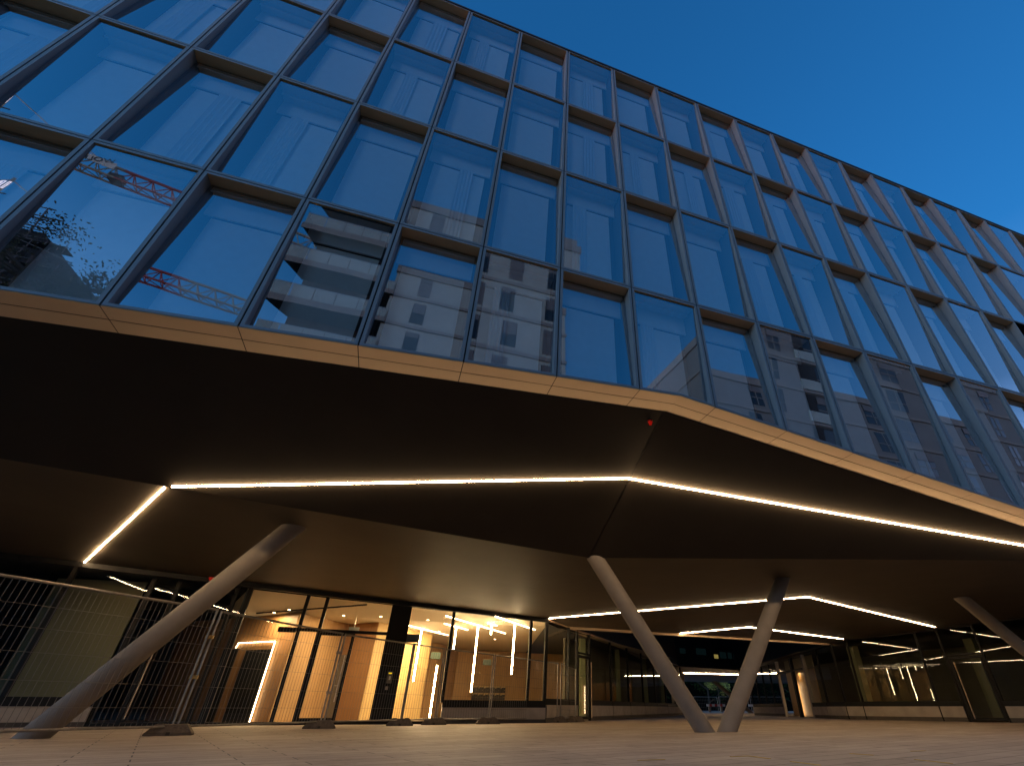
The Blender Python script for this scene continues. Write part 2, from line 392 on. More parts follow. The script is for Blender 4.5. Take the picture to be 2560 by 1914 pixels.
# dark joints on the folds
for a, b_ in ((Kp, Vp),):
    MB().bar(a + Vector((0, 0, -.001)), b_ + Vector((0, 0, -.001)), .006, 4).build('fold_joint', BLACKM, B)

# ---- light strips
def strip(pts, name, label, width=.012, nrm=Vector((0, 0, -1)), mt=LED, group=None, drop=.010):
    m = MB()
    for a, b_ in zip(pts, pts[1:]):
        a = Vector(a); b_ = Vector(b_); m.bar(a + nrm * drop, b_ + nrm * drop, width, 4)
    return tag(m.build(name, mt), label, 'light strip', group)
G = Vector((-8.52, 17.80, 3.72)); Bp = Vector((4.183, 8.70, 4.50))
LR = Vector((14.236, 7.519, 3.727)); LRx = Bp + (LR - Bp) * 1.35
GRP = 'led strips in the soffit'
def on_inner(q):
    # point of the inner soffit straight above / below q (ruled between valley and glazing line)
    lo, hi = 0.0, 1.0
    best = None
    for i in range(401):
        u = i / 400; a = valley(-14 + 18.147 * u); xw = -14 + 19.42 * u; b_ = Vector((xw, lw(xw), lwz(xw)))
        t = (q.y - a.y) / (b_.y - a.y); x = a.x + (b_.x - a.x) * t; e = abs(x - q.x)
        if best is None or e < best[0]: best = (e, a.z + (b_.z - a.z) * t)
    return Vector((q.x, q.y, best[1]))
strip([on_inner(A.lerp(G, .006 + .98 * i / 14)) for i in range(15)], 'led_strip', 'glowing strip running from soffit corner down to the left glazing', group=GRP)
nl = (Kp - FL).cross(Vp - FL).normalized(); nl = -nl if nl.z > 0 else nl
nr = (FR - Kp).cross(Vp - Kp).normalized(); nr = -nr if nr.z > 0 else nr
strip([A + (Bp - A) * .012, Bp], 'led_strip', 'longest glowing strip, across the outer soffit left of its fold', nrm=nl, group=GRP)
strip([Bp, LRx], 'led_strip', 'glowing strip sloping down from the fold to the right edge', nrm=nr, group=GRP)
def onR(px, py):
    d = ray(px, py); n = Vector((-.0008, .0296, 1)); t = (Vp - Vector((0, 0, HC))).dot(n) / d.dot(n); return Vector((0, 0, HC)) + d * t
k = 1.1573
strip([onR(1373, 1544), onR(1745 * k, 1288 * k), onR(2337, 1566)], 'led_strip', 'bent glowing strip starting at the lobby corner behind the slanted columns', width=.007, group=GRP)
strip([onR(1700, 1582), onR(1873, 1566), onR(2108, 1596)], 'led_strip', 'short bent glowing strip at the rear edge of the passage ceiling', width=.007, group=GRP)

# ---- slanted columns
def column(base, top, r, label, group='slanted round columns'):
    b0 = Vector(base); t0 = Vector(top); d = t0 - b0; n = 40; m = MB(); dn = d.normalized()
    u = Vector((0, 0, 1)).cross(dn).normalized(); v = dn.cross(u)
    for z, ext in ((0, 0), (1, 1)):
        for i in range(n):
            a = 2 * math.pi * i / n; off = (u * math.cos(a) + v * math.sin(a)) * r
            c = (b0 if z == 0 else t0) + off
            if z == 0: c = c - dn * (c.z - b0.z) / dn.z
            else: c = c - dn * ((c.z - t0.z - .05) / dn.z)
            m.v.append(tuple(c))
    for i in range(n):
        j = (i + 1) % n; m.f.append((i, j, n + j, n + i))
    o = m.build('column', COLM, None, smooth=True); tag(o, label, 'column', group)
column((-5.03, 11.72, 0), (-2.30, 11.28, 3.517), .195, 'grey column leaning right, behind the fence at far left')
column((6.65, 10.80, 0), (4.36, 11.06, 3.375), .185, 'left leg of the V of grey columns, leaning left')
column((7.20, 10.81, 0), (9.99, 11.27, 3.375), .185, 'right leg of the V of grey columns, leaning right')
column((20.1, 10.6, 0), (17.25, 11.53, 3.38), .185, 'grey column leaning left, cut by the right edge of the photo')

# ---- glazed front of the lobby
def wl(x, off=0): return Vector((x, lw(x) + off, 0))
def mull(x, z0, z1, wd=.10, dp=.12, name='mullion', off=0, mt=BLACKM):
    MB().box(x - wd / 2, x + wd / 2, lw(x) - dp / 2 + off, lw(x) + dp / 2 + off, z0, z1).build(name, mt, B)
def pane(xa, xb, za, zb, mt=GGLASS):
    m = MB(); m.poly([(xa, lw(xa), za), (xb, lw(xb), za), (xb, lw(xb), zb(xb) if callable(zb) else zb), (xa, lw(xa), zb(xa) if callable(zb) else zb)])
    m.build('glass_pane', mt, B)
ztop = lambda x: lwz(x) - .005
zg = lambda x: lwz(x) - .12
MUL = [(-13.6, .6), (-11.2, .6), (-8.62, .6), (-6.81, 0), (-6.18, 0), (-4.66, 0), (-4.31, 0), (-2.67, 0), (-2.10, 0), (-.06, 0), (.55, 0), (1.98, .5), (4.80, .5), (5.40, .5)]
for x, zb_ in MUL:
    if x in (-.06, .55): continue
    mull(x, 0 if x > -7 and x < 1.9 else .55, lwz(x) - .1, wd=.095 if x not in (-6.81, -4.31) else .12)
for (xa, a0), (xb, b0) in zip(MUL, MUL[1:]):
    if xa == -.06: continue
    lo = .62 if (xa >= 1.9 or xb <= -6.8) else .08
    pane(xa + .028, xb - .028, lo, zg)
MB().hexa([(-.09, lw(0) - .12, 0), (.55, lw(0) - .09, 0), (.55, lw(0) + .2, 0), (-.09, lw(0) + .2, 0)],
          [(-.09, lw(0) - .12, lwz(0) - .02), (.55, lw(0) - .09, lwz(.5) - .02), (.55, lw(0) + .2, lwz(.5) - .02), (-.09, lw(0) + .2, lwz(0) - .02)]).build('black_pillar', BLACKM, B)
def rail(xa, xb, za, zb_, dp=.13, name='transom', mt=BLACKM, off=0):
    MB().hexa([(xa, lw(xa) - dp / 2 + off, za(xa)), (xb, lw(xb) - dp / 2 + off, za(xb)), (xb, lw(xb) + dp / 2 + off, za(xb)), (xa, lw(xa) + dp / 2 + off, za(xa))],
              [(xa, lw(xa) - dp / 2 + off, zb_(xa)), (xb, lw(xb) - dp / 2 + off, zb_(xb)), (xb, lw(xb) + dp / 2 + off, zb_(xb)), (xa, lw(xa) + dp / 2 + off, zb_(xa))]).build(name, mt, B)
rail(-13.9, 5.44, lambda x: lwz(x) - .13, lambda x: lwz(x) - .003, name='head_rail')
rail(-6.8, 1.95, lambda x: 0.0, lambda x: .075, name='threshold')
rail(-3.2, -.09, lambda x: 2.36, lambda x: 2.44, dp=.16)
for xa, xb in ((2.0, 5.44), (-13.9, -6.83)):
    rail(xa, xb, lambda x: .42, lambda x: .62, dp=.16, name='sill')
    rail(xa, xb, lambda x: .10, lambda x: .42, dp=.20, name='plinth', mt=CONC)
    rail(xa, xb, lambda x: .0, lambda x: .10, dp=.12, name='base_course', mt=CONCD)
# entrance door leaf in the glazing
dr = MB()
for xa, xb, za, zb_ in ((-2.07, -2.0, .08, 2.35), (-1.12, -1.03, .08, 2.35), (-2.0, -1.12, .08, .16), (-2.0, -1.12, 2.28, 2.35)):
    dr.box(xa, xb, lw(-1.5) - .04, lw(-1.5) + .05, za, zb_)
door = dr.build('entrance_door', BLACKM, B)
MB().bar((-1.17, lw(-1.2) - .1, .55), (-1.17, lw(-1.2) - .1, 1.75), .016, 8).bar((-1.17, lw(-1.2) - .1, .7), (-1.10, lw(-1.2), .7), .01, 6).bar((-1.17, lw(-1.2) - .1, 1.6), (-1.10, lw(-1.2), 1.6), .01, 6).build('handle', STEEL, door)
MB().bar((-6.05, lw(-6) - .1, .15), (-6.05, lw(-6) - .1, 2.1), .018, 8).build('pull_handle', CHAMP, B)

# ---- lobby interior
ZC = 3.02
s9 = (ZC - HC) / (3.3 - HC)
P = lambda x, y: (x * s9, y * s9)
MB().poly([(-5.2, 20.0, ZC), (6.2, 20.0, ZC), (17, 30.5, ZC), (9, 34, ZC), (-6.9, 34, ZC)]).build('lobby_ceiling', CREAM, B)
MB().poly([(-4.4, lw(-4.4) + .06, lwz(-4.4) - .12), (5.3, lw(5.3) + .04, max(ZC, lwz(5.3) - .12)), (6.2, 20.0, ZC), (-5.2, 20.0, ZC)]).build('lobby_ceiling_edge', CREAM, B)
MB().poly([(-6.9, lw(-6.9) + .1, .03), (5.3, lw(5.3) + .1, .03), (17, 30.5, .03), (9, 34, .03), (-6.9, 34, .03)]).build('lobby_floor', FLOORIN, B)
w1, w2, w3, w4, w5 = P(-5.46, 23.59), P(-3.27, 21.72), P(-1.67, 24.15), P(-.5, 23.1), P(-.12, 23.5)
e1, e2, e3, e4, b1, b2 = P(.78, 24.92), P(1.92, 26.44), P(2.22, 29.83), P(2.64, 30.2), P(4.06, 33.25), P(7.66, 33.6)
def iwall(a, b_, mt, th=.05, z0=.03, z1=ZC - .01, name='lobby_wall'):
    return MB().slab(a, b_, th, z0, z1).build(name, mt, B)
w0 = (w1[0] - 2.2, w1[1] + 1.9)
iwall(w0, w1, OAK_SHADED); iwall(w1, w2, OAK_SHADED); iwall(w2, w3, OAK); iwall(w3, w4, OAK_SHADED); iwall(w4, w5, OAK_LIT); iwall(w5, e1, OAK_LIT); iwall(e1, e2, OAK_LIT)
iwall(e2, e3, OAK_SHADED); iwall(e3, e4, OAK); iwall(e4, b1, OAK); iwall(b1, (b2[0] + 6, b2[1] + .3), OAK)
iwall((-4.42, lw(-4.4) + .1), (-5.1, 21.6), DARKIN, z1=3.5, name='partition_wall'); iwall((-5.1, 21.6), (-7, 30), DARKIN, name='partition_wall')
# dark unlit shop left of the lobby
MB().poly([(-14, lw(-14) + .2, .03), (-4.5, lw(-4.5) + .2, .03), (-5.1, 27, .03), (-14, 27, .03)]).build('shop_floor', FLOORIN, B)
MB().poly([(-14, lw(-14) + .2, 4.0), (-4.5, lw(-4.5) + .2, 3.45), (-5.1, 27, 4.0), (-14, 27, 4.0)]).build('shop_ceiling', DARKIN, B)
OLIVE = mat('olive_shop_wall', (.26, .24, .14), .8)
iwall((-9.7, 19.5), (-7.35, 19.2), OLIVE, z1=3.6, name='shop_wall'); iwall((-14, 25), (-5, 25), DARKIN, z1=4.0, name='shop_back_wall'); iwall((-14, lw(-14)), (-14, 25), DARKIN, z1=4.1, name='shop_end_wall')

# doors inside, grey door with closer on the shade-toned oak wall
def idoor(a, b_, t0, t1, z1, mt, name, off, fmt):
    a = Vector(a); b_ = Vector(b_); d = (b_ - a); n = Vector((d.y, -d.x)).normalized() * off
    p = a + d * t0 + n; q = a + d * t1 + n
    fr = MB().slab(p, q, .04, .03, z1).build(name, mt, B)
    return p, q, fr
dv_ = (Vector(w2) - Vector(w1)).normalized()
p_, q_, dd = idoor(w1, w2, .30, .72, 1.98, BLACKM, 'glazed_inner_door', .05, None)
p2_, q2_, dg = idoor(w3, w4, -.25, .25, 2.0, DOORG, 'inner_door', .05, None)
hp = p2_.lerp(q2_, .85); MB().bar((hp.x, hp.y - .06, 1.05), (hp.x - .12, hp.y - .06, 1.05), .012, 6).build('handle', STEEL, dg)
MB().slab(Vector(w1).lerp(Vector(w2), -.12) + Vector((dv_.y, -dv_.x)) * .05, Vector(w1).lerp(Vector(w2), .13) + Vector((dv_.y, -dv_.x)) * .05, .04, .03, 2.04).build('black_wall_panel', BLACKM, B)
MB().bar((-4.3, 19.95, 2.99), (-.9, lw(-.9) + .2, 3.25), .02, 4).build('lighting_track', BLACKM, B)
# light line round the glazed inner door
dv = (Vector(w2) - Vector(w1)).normalized(); nv = Vector((dv.y, -dv.x)) * .09
def dl(t, z): q = Vector(w1) + (Vector(w2) - Vector(w1)) * t + nv; return (q.x, q.y, z)
strip([dl(.10, 2.06), dl(.12, 2.2), dl(.76, 2.2), dl(.76, .04)], 'led_strip', 'light line framing the dark inner door in the lobby', width=.012, mt=DLED, drop=0)

# ---- pendant lamps: ceiling bar and hanging tube
def pend(a, b_, mid, zb_, label, start=ZC):
    a, b_, mid = [Vector((q[0] * s9, q[1] * s9)) for q in (a, b_, mid)]
    e = origin('pendant_lamp', label, 'lamp', 'line lamps hanging in the lobby')
    MB().bar((a.x, a.y, ZC - .02), (b_.x, b_.y, ZC - .02), .016, 4).build('ceiling_bar', LEDI, e)
    if zb_ is not None: MB().bar((mid.x, mid.y, ZC - .04), (mid.x, mid.y, zb_), .022, 8).build('light_tube', TUBE, e)
zz = lambda z: HC + (z - HC) * s9
pend((.71, 23.57), (2.65, 26.25), (1.30, 24.37), zz(1.317), 'line lamp nearest the black pillar with its tube ending at mid height')
pend((2.05, 22.43), (3.25, 24.0), (2.64, 23.18), zz(2.44), 'line lamp with a short tube just right of the second mullion')
pend((1.88, 20.36), (5.09, 24.64), (3.47, 22.54), zz(.918), 'line lamp with the longest tube, ending above the letterboxes')
pend((3.70, 21.66), (4.21, 22.26), (3.92, 21.89), zz(2.897), 'smallest line lamp with a stub of a tube')
pend((3.66, 19.83), (6.06, 22.95), (4.73, 21.13), zz(1.49), 'line lamp nearest the glazing at the right end of the lobby')
q0 = at_wall(950 + 550 / 3.847, 1450 + 815 / 3.847, LW0, LW1, .9); q1 = at_wall(950 + 478 / 3.847, 1450 + 1330 / 3.847, LW0, LW1, .9)
e = origin('floor_lamp', 'upright light tube standing on the lobby floor behind the fence', 'lamp')
MB().bar((q0.x, q0.y, .06), (q0.x, q0.y, q0.z), .022, 8).build('light_tube', TUBE, e); MB().bar((q0.x, q0.y, .03), (q0.x, q0.y, .06), .08, 12).build('base', STEEL, e)

# downlights that light the lobby
def downlight(x, y, power, label, z=ZC, r=.05):
    e = origin('downlight', label, 'lamp', 'recessed downlights in the lobby ceiling')
    MB().bar((x, y, z - .012), (x, y, z - .002), r, 14).build('trim', STEEL, e)
    MB().bar((x, y, z - .016), (x, y, z - .0125), r * .8, 14).build('lens', emit('downlight_lens', (1, .72, .4), 25), e)
    ld = bpy.data.lights.new('lamp_bulb', 'AREA'); ld.shape = 'DISK'; ld.size = .25; ld.energy = power * 1.7; ld.color = (1, .71, .39)
    lo = bpy.data.objects.new('lamp_bulb', ld); COL.objects.link(lo); lo.location = (x, y, z - .05); lo.parent = e
for x, y, pw_, lb in ((-3.75, 19.75, 34, 'downlight in front of the light-framed inner door'), (-3.2, 18.95, 24, 'downlight above the double mullion of the entrance'), (-1.6, 19.6, 34, 'downlight behind the entrance door'),
                      (-.4, 19.4, 22, 'downlight just left of the black pillar'), (1.2, 19.6, 40, 'downlight just right of the black pillar'), (3.3, 20.6, 40, 'downlight in the middle of the letterbox hall'),
                      (4.6, 24.5, 50, 'downlight nearest the letterboxes'), (1.9, 22.6, 40, 'downlight by the brightest oak wall')):
    downlight(x, y, pw_, lb)

# letterboxes on the back wall
ZW = lambda px, py: at_wall(px, py, b1, (b2[0] + 6, b2[1] + .3), -.12)
z5m = lambda x, y: (1150 + x / 14.747, 1680 + y / 14.747)
c0 = ZW(*z5m(470, 495)); c1 = ZW(*z5m(1670, 525)); cb = ZW(*z5m(1640, 1030))
NP = mat('letterbox_steel', (.07, .06, .05), .45, .3); PLATE = mat('brass_plate', (.72, .52, .25), .4, .3)
lb = origin('letterbox_block', 'two rows of six dark letterboxes with brass plates on the lobby wall', 'letterboxes')
for i in range(6):
    for j in range(2):
        xa = c0.x + (c1.x - c0.x) * (i + .03) / 6; xb = c0.x + (c1.x - c0.x) * (i + .97) / 6
        zt = c0.z - (c0.z - cb.z) * j / 2; zb_ = c0.z - (c0.z - cb.z) * (j + .94) / 2; y_ = c0.y
        bx = MB().box(xa, xb, y_, y_ + .1, zb_, zt).build('letterbox', NP, lb)
        MB().box(xa + .01, xb - .01, y_ - .01, y_ - .001, zt - .16 * (zt - zb_), zt - .02 * (zt - zb_)).box(xa + .01, xa + .3 * (xb - xa), y_ - .01, y_ - .001, zt - .3 * (zt - zb_), zt - .2 * (zt - zb_)).build('name_plate', PLATE, bx)
        MB().bar((xb - .05, y_ - .012, zb_ + .4 * (zt - zb_)), (xb - .05, y_, zb_ + .4 * (zt - zb_)), .012, 6).build('lock', PLATE, bx)

# intercom on the black pillar
ix0 = at_wall(500 + 1575 / 3.308, 1400 + 925 / 3.308, LW0, LW1, -.13); ix1 = at_wall(500 + 1560 / 3.308, 1400 + 1015 / 3.308, LW0, LW1, -.13)
ic = origin('intercom_panel', 'narrow door intercom with yellow lit display on the black pillar', 'intercom')
yy = ix0.y
MB().box(.19, .34, yy - .02, yy + .02, ix1.z, ix0.z + .02).build('plate', mat('intercom_plate', (.2, .17, .13), .4, .4), ic)
MB().box(.21, .30, yy - .024, yy - .021, ix0.z - .04, ix0.z - .01).build('display', emit('yellow_display', (1, .75, .02), 1.2), ic)
MB().box(.235, .29, yy - .024, yy - .021, ix0.z - .2, ix0.z - .1).build('keypad', WHITE, ic)
MB().box(.19, .27, yy - .02, yy + .02, ix1.z - .17, ix1.z - .08).build('key_switch', mat('switch_grey', (.35, .29, .23), .5), ic)
# door closer boxes and hanging signs
dc = tag(MB().box(-3.2, -2.72, lw(-3) - .2, lw(-3) - .06, 2.30, 2.42).build('door_operator', BLACKM), 'black door operator box on the left end of the entrance transom', 'door operator')
for (xa, xb, yo, za, zb_, lab) in ((-1.33, -1.0, 1.0, 2.49, 2.66, 'pale hanging sign below the lobby ceiling over the entrance'),):
    sg = origin('hanging_sign', lab, 'sign')
    MB().box(xa, xb, lw(-1) + yo, lw(-1) + yo + .03, za, zb_).build('panel', mat('sign_grey', (.42, .42, .36), .5), sg)
    MB().bar(((xa + xb) / 2, lw(-1) + yo + .015, zb_), ((xa + xb) / 2, lw(-1) + yo + .015, ZC), .006, 6).build('rod', STEEL, sg)
for px, py, lab in ((950 + 312 / 3.847, 1450 + 555 / 3.847, 'dark projector box hanging right of the black pillar'),):
    q = at_wall(px, py, LW0, LW1, .5)
    tag(MB().box(q.x - .26, q.x + .22, q.y, q.y + .12, q.z - .12, q.z + .12).build('air_curtain', mat('dark_box', (.06, .055, .05), .5)), lab, 'box')
for px, py, off, lab in ((950 + 535 / 3.847, 1450 + 722 / 3.847, 4.5, 'small dark exit sign beside the brightest oak wall'), (950 + 1030 / 3.847, 1450 + 787 / 3.847, 7.5, 'small dark exit sign on the letterbox wall')):
    q = at_wall(px, py, LW0, LW1, off)
    sg = tag(MB().box(q.x - .2, q.x + .2, q.y, q.y + .04, q.z - .12, q.z + .12).build('exit_sign', mat('exit_sign_dark', (.03, .05, .03), .5)), lab, 'sign')

# ---- fire alarm lamps under the soffit
for q, lab, rr in ((Vector((4.10, 7.33, 5.16)), 'red alarm lamp under the soffit beside its fold', .05), (Vector((-5.27, 17.6, 3.58)), 'red alarm lamp above the glazing behind the leaning column', .07)):
    e = origin('alarm_lamp', lab, 'alarm lamp', None)
    MB().bar(q, q + Vector((0, 0, -.03)), rr, 14).build('base', REDP, e); MB().bar(q + Vector((0, 0, -.03)), q + Vector((0, 0, -.09)), rr * .85, 14, r2=rr * .5).build('lens', emit('alarm_red', (1, .02, .01), .25), e)

# ---- passage walls (glazed ground floor beside the passage)
Z2 = 3.08
E0 = Vector((5.42, 18.81)); E1 = Vector((6.72, 20.2)); EF = Vector((21.3, 37.1))
def glazed_wall(pts, label, bays, door_at=None, ztop=3.08, mdepth=.1):
    g_ = B
    for (pa, pb), nb in zip(zip(pts, pts[1:]), bays):
        pa, pb = Vector(pa), Vector(pb)
        zt = ztop if not callable(ztop) else None
        for i in range(nb + 1):
            q = pa.lerp(pb, i / nb); zt = ztop(q.x, q.y) if callable(ztop) else ztop
            d = (pb - pa).normalized() * .03
            MB().slab(q - d, q + d, mdepth, 0, zt - .005).build('mullion', BLACKM, g_)
        for i in range(nb):
            q0, q1 = pa.lerp(pb, i / nb), pa.lerp(pb, (i + 1) / nb)
            za, zb_ = (ztop(*q0), ztop(*q1)) if callable(ztop) else (ztop, ztop)
            if door_at and (round(pa.x, 1), i) in door_at:
                dd_ = (q1 - q0).normalized()
                nn = Vector((dd_.y, -dd_.x))
                if nn.x > 0 and label == 'R': nn = -nn
                fr = MB()
                for (s0, s1, z0, z1) in ((.05, .16, .05, 2.2), ((q1 - q0).length - .16, (q1 - q0).length - .05, .05, 2.2), (.16, (q1 - q0).length - .16, .05, .14), (.16, (q1 - q0).length - .16, 2.1, 2.2)):
                    fr.slab(q0 + dd_ * s0, q0 + dd_ * s1, .09, z0, z1)
                fr.slab(q0, q1, .08, 2.23, 2.3)
                f_ = fr.build('glass_door', BLACKM, g_)
                m_ = MB(); a_ = q0 + dd_ * .16; b_ = q1 - dd_ * .16; m_.poly([(a_.x, a_.y, .14), (b_.x, b_.y, .14), (b_.x, b_.y, 2.1), (a_.x, a_.y, 2.1)]); m_.build('glass', GGLASS, f_)
                h_ = q1 - dd_ * .25 + nn * .1 if label == 'R' else q1 - dd_ * .02 + nn * .1
                MB().bar((h_.x, h_.y, .1), (h_.x, h_.y, 2.0), .02, 8).build('pull_handle', CHAMP, f_)
                m_ = MB(); m_.poly([(q0.x, q0.y, 2.3), (q1.x, q1.y, 2.3), (q1.x, q1.y, zb_ - .06), (q0.x, q0.y, za - .06)]); m_.build('glass_pane', GGLASS, g_)
                continue
            m_ = MB(); m_.poly([(q0.x, q0.y, .68), (q1.x, q1.y, .68), (q1.x, q1.y, zb_ - .05), (q0.x, q0.y, za - .05)]); m_.build('glass_pane', GGLASS, g_)
            e_ = (q1 - q0).normalized() * .03
            MB().slab(q0 + e_, q1 - e_, .14, .50, .68).build('sill', BLACKM, g_)
            MB().slab(q0 + e_, q1 - e_, .18, .14, .50).build('plinth', CONC, g_)
            MB().slab(q0 + e_, q1 - e_, .12, 0, .14).build('base_course', CONCD, g_)
        MB().slab(pa, pb, .1, (ztop(*pa) if callable(ztop) else ztop) - .05, (ztop(*pa) if callable(ztop) else ztop) + .0, (ztop(*pb) if callable(ztop) else ztop)).build('head_rail', CHAMP if label == 'L' else BLACKM, g_)
glazed_wall([E0, E1, Vector((7.25, 20.75)), Vector((8.15, 21.68)), EF], 'L', [1, 1, 1, 7], door_at={(7.2, 0)}, ztop=lambda x, y: 3.14 if y < 19 else 3.08)
# right wall of the passage and its splayed continuation
WR = [Vector((24.6, 7.0)), Vector((23.0, 13.35)), Vector((22.48, 15.1)), Vector((22.10, 16.4)), Vector((21.84, 17.26)), Vector((20.96, 20.28)), Vector((20.73, 21.06))]
glazed_wall(WR, 'R', [2, 1, 1, 1, 1, 1], door_at={(22.5, 0)}, ztop=zR)
WF = [Vector((20.73, 21.06)), Vector((22.4, 25.1)), Vector((23.5, 27.8)), Vector((24.33, 29.75)), Vector((27.0, 36.5))]
glazed_wall([WF[0], WF[1]], 'R', [2], ztop=3.05); glazed_wall([WF[3], WF[4]], 'R', [4], ztop=2.95)
# rooms behind those walls
def room(pts, zc, mt, nm):
    MB().poly([(x, y, zc) for x, y in pts]).build(nm + '_ceiling', DARKIN, B); MB().poly([(x, y, .04) for x, y in pts]).build(nm + '_floor', FLOORIN, B)
room([(23.1, 13.0), (20.9, 21.0), (27.2, 36.5), (36, 36), (36, 8), (25, 7)], 3.0, None, 'shop')
OLV = mat('dim_shop_wall', (.13, .12, .085), .85, noise=.15, nscale=.8)
MB().slab((28, 8), (27, 24), .1, .04, 3.0).build('shop_wall', OLV, B); MB().slab((27, 24), (31, 36), .1, .04, 3.0).build('shop_wall', OLV, B)
MB().slab((24.0, 13), (28, 14), .1, .04, 3.0).build('shop_wall', OLV, B)
PILL = mat('plastered_pier', (.42, .35, .27), .8, noise=.1)
for x, y, wd in ((21.9, 20.9, .35), (24.2, 16.5, .4)):
    MB().box(x, x + wd, y, y + .4, .04, 3.0).build('room_pier', mat('green_pier', (.22, .22, .12), .8), B)
room([(5.5, 19.1), (21.4, 37.3), (12, 40), (8, 33)], 3.0, None, 'passage_room')
MB().slab((7.4, 22.8), (17.8, 36), .1, .04, 3.0).build('room_wall', OLV, B)
for t in (.12, .35, .6, .8):
    q = E1.lerp(EF, t); MB().box(q.x - .35, q.x - .1, q.y + .5, q.y + .75, .04, 3.0).build('room_pier', mat('green_pier', (.24, .26, .14), .8), B)
# lit entrance in the splayed wall
ent = origin('rear_entrance', 'small lit entrance with oak lining in the far right passage wall', 'entrance')
a, b_ = WF[1], WF[3]; dd_ = (b_ - a).normalized(); nn = Vector((dd_.y, -dd_.x))
MB().slab(a + nn * .5, b_ + nn * .5, .06, .04, 2.3).build('oak_lining', OAK, ent)
MB().slab(a + nn * .52, b_ + nn * .52, .06, 2.34, 2.95).build('upper_lining', mat('pale_upper_wall', (.5, .43, .3), .8), ent)
for t, wd, mt in ((0, .2, PILL), (.43, .3, BLACKM), (1, .18, PILL)):
    q = a.lerp(b_, t); MB().slab(q - dd_ * wd / 2, q + dd_ * wd / 2, .16, 0, 2.95).build('jamb', mt, ent)
MB().slab(a, b_, .12, 2.25, 2.33).build('transom', BLACKM, ent)
q = a.lerp(b_, .62) + nn * .35; MB().bar((q.x, q.y, .1), (q.x, q.y, 1.7), .03, 6).build('light_tube', LEDI, ent)
ld = bpy.data.lights.new('lamp_bulb', 'AREA'); ld.size = .3; ld.energy = 5; ld.color = (1, .66, .32); lo = bpy.data.objects.new('lamp_bulb', ld); COL.objects.link(lo); q = a.lerp(b_, .5) + nn * .3; lo.location = (q.x, q.y, 2.2); lo.parent = ent

# solid wings added left and right to keep sky out and the court dark
lm = MB(); LP = [(6.74, 20.22), (21.32, 37.15), (21.32, 60), (-30, 60), (-30, 21.25), (6.0, 21.25)]
lm.hexa([(x, y, 3.1) for x, y in LP], [(x, y, 16) for x, y in LP]).build('added_side_wing', mat('wing_black', (.008, .008, .008), .6), B)
RP = [(20.76, 21.25), (60, 21.25), (60, 60), (30, 60), (27.05, 36.6)]
MB().hexa([(x, y, 3.1) for x, y in RP], [(x, y, 16) for x, y in RP]).build('added_side_wing', bpy.data.materials['wing_black'], B)
MB().slab((-14, 34.5), (10, 34.5), .2, 0, 3.1).build('lobby_rear_wall', BLACKM, B)
MB().slab((10, 34.5), (21.3, 40), .2, 0, 3.1).build('lobby_rear_wall', BLACKM, B)
MB().slab((-30, lw(-30)), (-14.05, lw(-14)), .2, 0, 4.9).build('ground_wall', BLACKM, B)
MB().slab((36, 5), (36, 40), .2, 0, 3.6).build('shop_rear_wall', BLACKM, B)
# ---- far wing across the court
FWN = origin('rear_wing', 'black rear wing across the court on a lit low soffit', 'building')
BLK = mat('black_cladding', (.006, .006, .006), .6)
f0, f1 = Vector((14.0, 34.4)), Vector((46.0, 44.2))
MB().hexa([(f0.x, f0.y, 3.02), (f1.x, f1.y, 3.02), (f1.x + 0, 58, 3.02), (f0.x - 2, 57, 3.02)], [(f0.x, f0.y, 18), (f1.x, f1.y, 18), (f1.x, 58, 18), (f0.x - 2, 57, 18)]).build('wall', BLK, FWN)
MB().poly([(f0.x, f0.y, 3.0), (f1.x, f1.y, 3.0), (f1.x, 58, 3.0), (f0.x - 2, 57, 3.0)]).build('soffit', mat('far_soffit', (.14, .11, .085), .5), FWN)
WTEAL = emit('dim_teal_window', (.05, .13, .14), .035); WYEL = emit('lit_yellow_window', (1, .75, .2), .22)
dF = (f1 - f0).normalized(); nF = Vector((dF.y, -dF.x))
for px, py, wpx, hpx, mt in ((1706, 1626, 12, 12, 0), (1752, 1628, 22, 14, 0), (1790, 1640, 8, 9, 1), (1807, 1637, 13, 15, 0), (1824, 1638, 7, 15, 0), (1843, 1640, 16, 14, 0)):
    qa = at_wall(px - wpx / 2, py + hpx / 2, f0, f1, 0); qb = at_wall(px + wpx / 2, py - hpx / 2, f0, f1, 0)
    MB().slab(qa.xy + nF * .02, qb.xy + nF * .02, .04, qa.z, qb.z).build('window', WYEL if mt else WTEAL, FWN)
strip([at_z(1700, 1681, 2.97), at_z(1850, 1685, 2.97), at_z(1956, 1681, 2.97)], 'led_strip', 'thin glowing strip under the rear wing across the court', width=.014, group=GRP)
column((40.5, 55.5, 0), (36.6, 56.2, 3.0), .22, 'small distant column seen inside the V of the near columns')
tag(MB().box(24.0, 24.9, 42.8, 43.7, 0, 2.98).build('pier', CONC), 'pale square pier beside the left leg of the V', 'pier')

